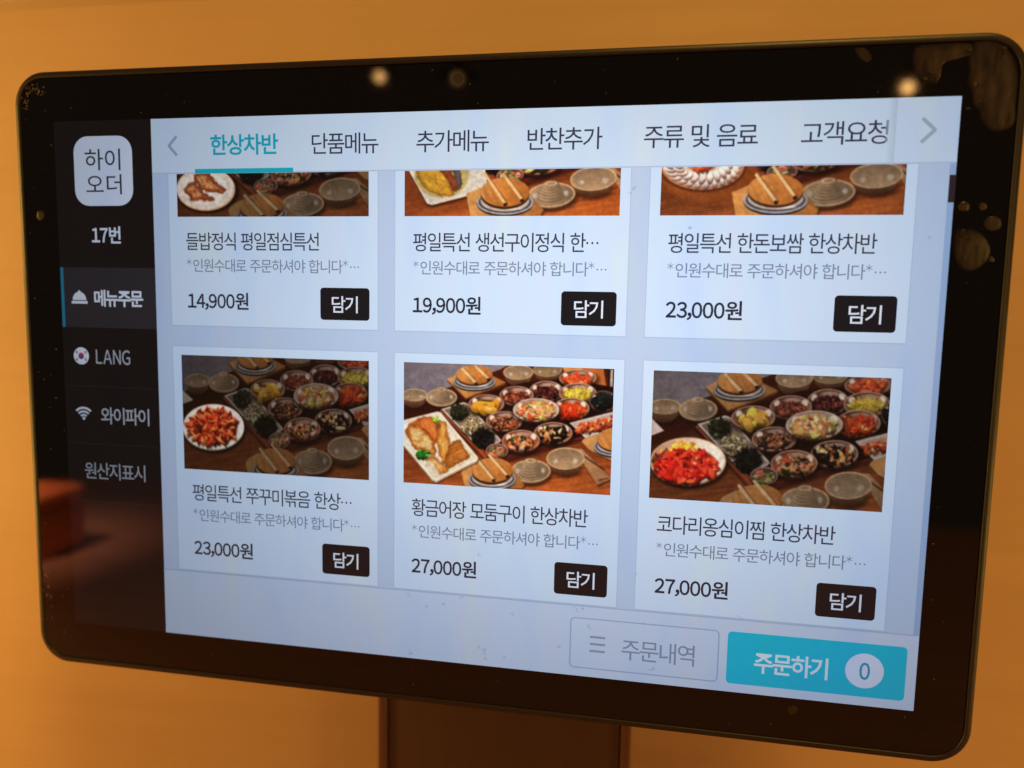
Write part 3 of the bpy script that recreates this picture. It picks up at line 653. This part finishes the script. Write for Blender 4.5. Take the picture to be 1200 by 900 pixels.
    for _ in range(2): B[1:-1, 1:-1] = B[1:-1, 1:-1] * 0.4 + (B[:-2, 1:-1] + B[2:, 1:-1] + B[1:-1, :-2] + B[1:-1, 2:]) * 0.15
    B += p.rng.normal(0, 3.0, B.shape[:2])[..., None]
    return np.clip(B, 0, 255)

def picture_mesh(A, x0, y0, x1, y1, lv, parent):
    h, w_ = A.shape[:2]
    xs = np.linspace(x0, x1, w_); ys = np.linspace(y0, y1, h)
    gx, gy = np.meshgrid(xs, ys)
    co = np.stack([UX(gx), np.full(gx.shape, -LAY * lv), UZ(gy)], -1).reshape(-1, 3)
    i = (np.arange(h - 1)[:, None] * w_ + np.arange(w_ - 1)[None]).ravel()
    q = np.stack([i, i + w_, i + w_ + 1, i + 1], 1)
    me = bpy.data.meshes.new('dish_photo'); me.vertices.add(len(co)); me.vertices.foreach_set('co', co.ravel())
    me.loops.add(q.size); me.polygons.add(len(q)); me.loops.foreach_set('vertex_index', q.ravel()); me.polygons.foreach_set('loop_start', np.arange(len(q)) * 4)
    me.update(calc_edges=True)
    ca = me.color_attributes.new('picture', 'FLOAT_COLOR', 'POINT')
    L = np.concatenate([lin(A.reshape(-1, 3)), np.ones((len(co), 1))], 1); ca.data.foreach_set('color', L.astype(np.float32).ravel())
    me.materials.append(lit(None, True))
    o = bpy.data.objects.new('dish_photo', me); COL.objects.link(o); o.parent = parent
    return o

# ------------------------------------------------------------------ what the display shows
WHITE = (212, 229, 248); PAGE = (192, 209, 234); BAR = (211, 226, 242)
INK = (58, 60, 78); INK2 = (44, 46, 62); NOTE = (128, 138, 160); TEAL = (0, 170, 190); NIGHT = (27, 24, 28)

# side menu
f = Flat(); f.rect(0, 0, 166, 800, 1)
side = f.build('side_menu', lit((20, 18, 21)), tablet)
f = Flat(); f.rect(33, 23, 133, 127, 2, 24); f.build('logo_tile', lit((226, 234, 250)), side)
text('하이', 52, 113, 42, 74, (52, 54, 60), side, 3, 0.004, 'logo_lettering'); text('오더', 53, 114, 80, 110, (52, 54, 60), side, 3, 0.004, 'logo_lettering')
text('17번', 59, 109, 158, 184, (226, 232, 244), side, 2, 0.020, 'table_number')
f = Flat(); f.rect(6, 221, 166, 314, 2); f.build('selected_row', lit((46, 44, 49)), side)
f = Flat(); f.rect(1, 221, 6, 314, 2); f.build('selected_marker', lit((30, 130, 158)), side)
f = Flat(); f.rect(19, 273, 47, 277, 3)
f.poly([(21, 271.5)] + [(33 - 12 * math.cos(math.radians(a)), 271.5 - 13 * math.sin(math.radians(a))) for a in range(15, 180, 15)] + [(45, 271.5)], 3); f.disc(33, 258.5, 2.2, 3, n=10)
f.build('dish_cover_icon', lit((226, 230, 240)), side)
text('메뉴주문', 59, 144, 255, 281, (226, 232, 244), side, 3, 0.024)
f = Flat(); f.disc(32, 359, 13.5, 2, n=36); fl = f.build('flag_icon', lit((228, 232, 240)), side)
f = Flat(); f.poly([(32 + 5.2 * math.cos(math.radians(a)), 359 + 5.2 * math.sin(math.radians(a))) for a in range(-165, 16, 12)], 3); f.build('flag_red', lit((206, 50, 64)), side)
f = Flat(); f.poly([(32 + 5.2 * math.cos(math.radians(a)), 359 + 5.2 * math.sin(math.radians(a))) for a in range(15, 196, 12)], 3); f.build('flag_blue', lit((40, 70, 170)), side)
f = Flat()
for sx in (-1, 1):
    for sy in (-1, 1):
        for k in (-1.6, 0, 1.6):
            cx, cy = 32 + sx * (8.0 + k * 0.55), 359 + sy * (5.8 + k * 0.8); f.bar(cx - sx * 1.7, cy + sy * 1.2, cx + sx * 1.7, cy - sy * 1.2, 0.9, 3)
f.build('flag_bars', lit((40, 42, 52)), side)
text('LANG', 58, 118, 348, 371, (176, 178, 184), side, 2, 0.006)
f = Flat(); f.disc(32, 458.5, 2.6, 2, n=10)
for r0, r1 in ((5.5, 8.5), (11, 14), (16.5, 20)): f.ring(32, 460, r0, r1, -135, -45, 2)
f.build('wifi_icon', lit((210, 214, 230)), side)
text('와이파이', 63, 148, 439, 466, (176, 178, 184), side, 2, 0.010)
text('원산지표시', 30, 138, 529, 556, (160, 164, 172), side, 2, 0.004)
for y in (406, 498, 592):
    f = Flat(); f.rect(6, y, 160, y + 1.4, 2); f.build('row_divider', lit((38, 35, 38)), side)

# page, tab bar
f = Flat(); f.rect(166, 80, 1280, 694, 1); page = f.build('menu_page', lit(PAGE), tablet)
f = Flat(); f.rect(166, 0, 1280, 80, 1); tabs = f.build('tab_bar', lit(BAR), tablet)
f = Flat(); f.rect(166, 79, 1280, 80.6, 2); f.build('tab_bar_edge', lit((186, 198, 222)), tabs)
f = Flat(); f.bar(208, 26, 194.5, 40, 4.2, 2); f.bar(194.5, 39, 208, 54, 4.2, 2); f.build('back_arrow', lit((160, 170, 190)), tabs)
f = Flat(); f.rect(1207, 0, 1280, 79, 2); f.build('next_panel', lit((208, 224, 243)), tabs)
for i in range(6):
    f = Flat(); f.rect(1195 + 2 * i, 0, 1197 + 2 * i, 79, 2); c = 1 - 0.016 * i; f.build('panel_shadow', lit(tuple(int(q * c) for q in BAR)), tabs)
f = Flat(); f.bar(1237, 25.5, 1253, 40.6, 4.6, 3); f.bar(1253, 39.4, 1237, 55, 4.6, 3); f.build('next_arrow', lit((166, 178, 202)), tabs)
f = Flat(); f.rect(237, 74, 394, 80.8, 3); f.build('tab_underline', lit((20, 180, 196)), tabs)
text('한상차반', 263, 371, 25, 55, (10, 172, 190), tabs, 2, 0.020, 'tab_lettering')
for s_, a, b in (('단품메뉴', 423, 524), ('추가메뉴', 580, 684), ('반찬추가', 738, 840), ('주류 및 음료', 895, 1041), ('고객요청', 1094, 1198)):
    text(s_, a, b, 26.5, 56, (58, 60, 80), tabs, 2, 0.003, 'tab_lettering')

# menu cards
CARDS = [('들밥정식 평일점심특선', 433, '14,900원', 320), ('평일특선 생선구이정식 한...', 839, '19,900원', 676), ('평일특선 한돈보쌈 한상차반', 1194, '23,000원', 1032),
         ('평일특선 쭈꾸미볶음 한상...', 482, '23,000원', 320), ('황금어장 모둠구이 한상차반', 836, '27,000원', 675), ('코다리옹심이찜 한상차반', 1167, '27,000원', 1032)]
LBL = ['card with two fried fish on a round plate, cut off by the tab bar', 'card with a long tray of fish, cut off by the tab bar', 'card with a ring of sliced meat, cut off by the tab bar',
       'card with a white plate of orange stir fry', 'card with a white platter of golden grilled fish', 'card with a metal plate of bright red stew']
for i, (nm, nx, pr, px) in enumerate(CARDS):
    dx = 356.6 * (i % 3); dy = 0 if i < 3 else 386.0
    x0, x1 = 192.5 + dx, 523 + dx
    y0, y1 = (81.0, 306.5) if i < 3 else (339.0, 692.0)
    f = Flat(); f.rect(x0, y0, x1, y1, 2, 0); card = f.build('menu_card', lit(WHITE), tablet, label=LBL[i])
    f = Flat()
    f.rect(x0 - 1.2, y0, x0, y1, 2); f.rect(x1, y0, x1 + 1.2, y1, 2); f.rect(x0 - 1.2, y1, x1 + 1.2, y1 + 1.6, 2)
    if i >= 3: f.rect(x0 - 1.2, y0 - 1.2, x1 + 1.2, y0, 2)
    f.build('card_border', lit((182, 197, 226)), card)
    py0 = 81.0 if i < 3 else 352.0
    picture_mesh(picture(i), 206.5 + dx, py0, 509.5 + dx, 144 if i < 3 else 530, 3, card)
    nx0 = (219.5, 576, 932)[i % 3]
    text(nm, nx0, nx, 167 + dy, 193.5 + dy, INK, card, 3, 0.004, 'dish_name')
    text('*인원수대로 주문하셔야 합니다*...', nx0, nx0 + 275, 206 + dy, 226 + dy, NOTE, card, 3, 0.003, 'order_note')
    text(pr, nx0 + (0.5 if i % 3 == 0 else 0), px, 256 + dy, 283 + dy, INK2, card, 3, 0.020, 'price')
    bx0 = (434.5, 790, 1147)[i % 3]
    f = Flat(); f.rect(bx0, 246.5 + dy, bx0 + 76, 293.5 + dy, 3, 5); f.build('add_button', lit(NIGHT), card)
    text('담기', bx0 + 18, bx0 + 58, 258.5 + dy, 283 + dy, (232, 236, 248), card, 4, 0.008, 'button_lettering')

# scroll bar
f = Flat(); f.rect(1272.5, 81, 1280, 694, 3); sb = f.build('scroll_bar', lit((160, 184, 220)), tablet)
f = Flat(); f.rect(1273, 95, 1280.6, 129, 4); f.build('scroll_thumb', lit((50, 38, 44)), sb)

# footer
f = Flat(); f.rect(166, 694, 1280, 800, 2); foot = f.build('footer_bar', lit((203, 217, 238)), tablet)
f = Flat(); f.rect(166, 694, 1280, 695.6, 3); f.build('footer_edge', lit((176, 190, 218)), foot)
f = Flat(); f.frame(815, 712, 1024, 788, 1.8, 3, 7); f.build('history_button', lit((164, 178, 208)), foot)
for y in (739.5, 750, 760.5):
    f = Flat(); f.rect(844, y - 1.7, 866, y + 1.7, 3); f.build('list_icon_bar', lit((150, 160, 186)), foot)
text('주문내역', 889.5, 991, 738, 769, (140, 150, 176), foot, 3, 0.003)
f = Flat(); f.rect(1035, 712, 1267, 787.5, 3, 6); f.build('order_button', lit((0, 194, 222)), foot)
text('주문하기', 1071.5, 1168.5, 738, 769, (224, 238, 250), foot, 4, 0.018)
f = Flat(); f.disc(1215, 750.5, 24.5, 4, n=48); f.build('count_badge', lit((218, 228, 250)), foot)
text('0', 1208.5, 1222, 738.5, 763, (40, 150, 184), foot, 5, 0.016, 'count')
set_all_text()

# ------------------------------------------------------------------ air bubbles, lifted film and dirt on the cover glass
def film_material():
    m, nt, b = new_mat('lifted_film')
    b.inputs['Base Color'].default_value = (0.060, 0.034, 0.018, 1)
    b.inputs['Roughness'].default_value = 0.34
    b.inputs['Specular IOR Level'].default_value = 0.7
    tc = N(nt, 'ShaderNodeTexCoord'); no = N(nt, 'ShaderNodeTexNoise', Scale=330.0, Detail=6.0, Roughness=0.65, Distortion=0.8)
    nt.links.new(tc.outputs['Object'], no.inputs['Vector'])
    bp = N(nt, 'ShaderNodeBump', Strength=0.35, Distance=0.0002); nt.links.new(no.outputs['Fac'], bp.inputs['Height']); nt.links.new(bp.outputs['Normal'], b.inputs['Normal'])
    mx = N(nt, 'ShaderNodeMix', data_type='RGBA'); mx.inputs[6].default_value = (0.010, 0.006, 0.005, 1); mx.inputs[7].default_value = (0.080, 0.047, 0.032, 1)
    nt.links.new(no.outputs['Fac'], mx.inputs[0]); nt.links.new(mx.outputs[2], b.inputs['Base Color'])
    at = N(nt, 'ShaderNodeAttribute', attribute_name='lift')
    mp = N(nt, 'ShaderNodeMapping'); mp.inputs['Rotation'].default_value = (0, 0.5, 0); mp.inputs['Scale'].default_value = (520, 1, 150)
    nt.links.new(tc.outputs['Object'], mp.inputs['Vector'])
    n2 = N(nt, 'ShaderNodeTexNoise', Scale=1.0, Detail=3.0); nt.links.new(mp.outputs[0], n2.inputs['Vector'])
    mr = N(nt, 'ShaderNodeMapRange'); mr.inputs['From Min'].default_value = 0.30; mr.inputs['From Max'].default_value = 0.70; mr.inputs['To Min'].default_value = 0.25; mr.inputs['To Max'].default_value = 1.0
    nt.links.new(n2.outputs['Fac'], mr.inputs['Value'])
    ml = N(nt, 'ShaderNodeMath', operation='MULTIPLY'); nt.links.new(at.outputs['Fac'], ml.inputs[0]); nt.links.new(mr.outputs[0], ml.inputs[1])
    nt.links.new(ml.outputs[0], b.inputs['Alpha'])
    return m
FILM = film_material()
def bubble(pts, height, name='air_bubble', mat=None, smooth_n=3, label=None, n_keep=False):
    """a low dome over a closed outline given in display pixels"""
    pts = [np.array(q, float) for q in pts]
    for _ in range(0 if n_keep else smooth_n):
        nx_ = []
        for i in range(len(pts)):
            a, b = pts[i], pts[(i + 1) % len(pts)]; nx_ += [a * 0.75 + b * 0.25, a * 0.25 + b * 0.75]
        pts = nx_
        if len(pts) > 60: break
    c = sum(pts) / len(pts); n = len(pts); vs = []; fs = []
    rings = [(1.0, 0.0), (0.93, 0.45), (0.80, 0.75), (0.55, 0.93), (0.25, 1.0)]
    for k_, h in rings:
        for q in pts:
            x, y = c + (q - c) * k_; vs.append((UX(x), -0.00002 - 0.30 * height * h, UZ(y)))
    vs.append((UX(c[0]), -0.00002 - 0.30 * height * 1.01, UZ(c[1])))
    for r_ in range(len(rings) - 1):
        for i in range(n): fs.append((r_ * n + i, r_ * n + (i + 1) % n, (r_ + 1) * n + (i + 1) % n, (r_ + 1) * n + i))
    for i in range(n): fs.append(((len(rings) - 1) * n + i, (len(rings) - 1) * n + (i + 1) % n, len(vs) - 1))
    o = mesh_obj(name, vs, fs, mat or FILM, glass, smooth=True)
    if sum(p.normal.y * p.area for p in o.data.polygons) > 0: o.data.flip_normals()
    if label: o['label'] = label
    at = o.data.attributes.new('lift', 'FLOAT', 'POINT')
    full = max(abs(q[0] - c[0]) for q in pts) < 12
    at.data.foreach_set('value', [q_ for k_ in ((0.55, 0.9, 1, 1, 1) if full else (0.10, 0.55, 0.85, 1, 1)) for q_ in [k_] * n] + [1.0])
    return o
def circ(cx, cy, rx, ry=None, n=10): return [(cx + rx * math.cos(6.2832 * i / n), cy + (ry or rx) * math.sin(6.2832 * i / n)) for i in range(n)]

bubble([(1224, -63), (1219, -52), (1221, -40), (1225, -26), (1234, -16), (1245, -14), (1253, -20), (1255, -30), (1252, -36), (1260, -42), (1263, -48), (1272, -46), (1281, -50), (1287, -47), (1289, -55), (1288, -64)], 0.00030, smooth_n=2, label='arched lifted film at the top edge')
bubble([(1290, -66), (1306, -67), (1322, -61), (1334, -46), (1341, -26), (1342, -4), (1341, 14), (1343, 30), (1337, 41), (1325, 44), (1313, 42), (1304, 30), (1302, 21), (1293, 10), (1291, -3), (1284, -16), (1287, -30), (1283, -44), (1288, -56)], 0.00045, smooth_n=2, label='large lifted film in the corner')
for x_, y_, z_ in ((1236, -21, 2.2), (1242, -28, 1.4), (1292, -12, 2.6), (1297, -13, 1.6), (1287, 16, 1.6), (1322, -54, 1.8), (1292, 164, 1.8), (1297, 172, 2.2), (1303, 173, 1.5), (1284, -53, 1.6)):
    bubble(circ(x_, y_, z_ * 1.3, z_), 0.0035, name='glint_dome', n_keep=True)  # tiny steep domes added so the lamps leave glints
bubble([(1150, -63), (1165, -62), (1174, -50), (1169, -43), (1159, -48)], 0.00012)
bubble(circ(1292.5, 134, 7, 6.5), 0.0005); bubble(circ(1314, 134, 5), 0.00015); bubble(circ(1327, 155, 10.5, 9.5), 0.0004)
bubble([(1283, 163), (1297, 160), (1312, 164), (1325, 177), (1328, 194), (1318, 210), (1302, 216), (1290, 206), (1284, 190)], 0.0005, label='largest round bubble beside the scroll bar')
bubble(circ(1329, 199, 3.5), 0.0002); bubble(circ(1126, 817, 7, 6.5), 0.0003); bubble(circ(-30, 141, 7, 8), 0.0002)
bubble(circ(-57, 721, 2.6), 0.0004); bubble(circ(-42, 758, 3), 0.0002); bubble(circ(639, -43, 8, 7.5), 0.00015)
rnd = random.Random(4)
def flecks(name, n, place, size, mat, lv, label):
    vs, fs = [], []
    for _ in range(n):
        cx, cy = place(); k_ = rnd.randint(5, 7); z = size * (0.5 + rnd.random()); b = len(vs); sx = 0.6 + 0.8 * rnd.random()
        vs += [P(cx + z * sx * (0.6 + 0.6 * rnd.random()) * math.cos(6.2832 * i / k_), cy + z * (0.6 + 0.6 * rnd.random()) * math.sin(6.2832 * i / k_), lv) for i in range(k_)]
        fs.append(list(range(b, b + k_)))
    return mesh_obj(name, vs, fs, mat, tablet, kind='stuff', label=label)
DUST = plain('pale_dust', (0.14, 0.095, 0.06), 0.8)
STAIN, _nt, _b = new_mat('grey_dried_stain')
_b.inputs['Base Color'].default_value = (0.16, 0.22, 0.34, 1); _b.inputs['Roughness'].default_value = 0.8; _b.inputs['Alpha'].default_value = 0.22
def near_edges():
    side_ = rnd.random()
    if side_ < 0.35: return (rnd.uniform(-55, 1340), rnd.uniform(-62, -4))
    if side_ < 0.60: return (rnd.uniform(-55, -4), rnd.uniform(-50, 840))
    if side_ < 0.80: return (rnd.uniform(1286, 1340), rnd.uniform(0, 840))
    return (rnd.uniform(-40, 1330), rnd.uniform(806, 855))
flecks('dust', 70, near_edges, 0.75, DUST, 0.7, 'fine dust on the black border')
def corner_scuff():
    t = rnd.random()
    return (-50 + 34 * t + rnd.gauss(0, 3), -50 + rnd.gauss(0, 4) + 3 * t) if rnd.random() < 0.65 else (-46 + rnd.gauss(0, 4), -46 + 26 * rnd.random())
flecks('corner_scuff', 60, corner_scuff, 1.1, DUST, 0.8, 'scuffed specks in the upper left corner')
def lower_left(): return (rnd.gauss(-48, 7), rnd.uniform(715, 800))
flecks('dried_specks', 14, lower_left, 1.6, DUST, 0.8, 'dried specks in the lower left border')
spots = [(689, 781), (688, 774), (691, 788), (679, 773), (718, 784), (730, 715), (728, 717), (574, 789), (800, 757), (842, 722), (843, 725), (833, 698), (826, 702), (821, 700), (920, 713), (934, 778), (930, 780), (884, 107), (880, 112), (1255, 173), (672, 594), (680, 632), (653, 699), (627, 710), (600, 718), (571, 700), (1050, 690), (960, 160), (905, 640)]
it = iter(spots * 2)
def on_spots():
    x, y = next(it); return (x + rnd.gauss(0, 1.5), y + rnd.gauss(0, 1.5))
flecks('screen_stain', len(spots) * 2, on_spots, 2.0, STAIN, 6, 'small dried stains on the lit screen')

# ------------------------------------------------------------------ lamps of the room and an added red box, seen only as reflections in the glass
def bulb_material(name, strength):
    m, nt, b = new_mat(name)
    b.inputs['Emission Color'].default_value = (1.0, 0.52, 0.16, 1); b.inputs['Emission Strength'].default_value = strength
    return m
SHADE = plain('lamp_shade_black', (0.02, 0.018, 0.016), 0.4)
def lathe(name, prof, mat, parent, n=24):
    vs = [(r_ * math.cos(6.2832 * i / n), r_ * math.sin(6.2832 * i / n), z) for r_, z in prof for i in range(n)]
    fs = [(q * n + i, q * n + (i + 1) % n, (q + 1) * n + (i + 1) % n, (q + 1) * n + i) for q in range(len(prof) - 1) for i in range(n)]
    return mesh_obj(name, vs, fs, mat, parent, smooth=True)
for loc, st, lb in (((-0.759, -2.0, 0.697), 22.0, 'pendant lamp with a bare warm bulb reflected left of the top edge middle'),
                    ((-0.521, -2.0, 0.684), 4.0, 'dimmest pendant lamp with a weak bulb reflected at the top edge middle'),
                    ((0.705, -2.0, 0.619), 36.0, 'brightest pendant lamp with a warm bulb reflected at the upper right')):
    t = empty('pendant_lamp', loc, label=lb, category='lamp', group='pendant lamps reflected in the glass')
    rr = 0.014
    lathe('bulb', [(0.0005, -rr)] + [(rr * math.sin(a), -rr * math.cos(a)) for a in np.linspace(0.2, 2.8, 10)] + [(0.0005, rr)], bulb_material('bulb_glow', st), t)
    lathe('lamp_shade', [(0.010, 0.060), (0.016, 0.055), (0.020, 0.040), (0.055, 0.012), (0.060, 0.004), (0.058, 0.004), (0.052, 0.012), (0.018, 0.038)], SHADE, t)
    lathe('cord', [(0.002, 0.06), (0.002, 0.9)], SHADE, t, 8)
bx = empty('added_red_box', (-0.545, -0.46, -0.225), label='red brown box added out of view for the reddish reflection in the glass', category='box')  # unseen box added to give the glass a reddish reflection
RED = wood('red_brown_wood', (0.78, 0.18, 0.08), (0.88, 0.24, 0.11), 0.45, (4, 4, 60))
bevel_box('box_body', -0.050, 0.040, -0.01, 0.05, 0.0003, 0.046, 0.004, RED, bx)
bevel_box('box_lid', -0.052, 0.042, -0.012, 0.052, 0.0465, 0.063, 0.006, RED, bx)
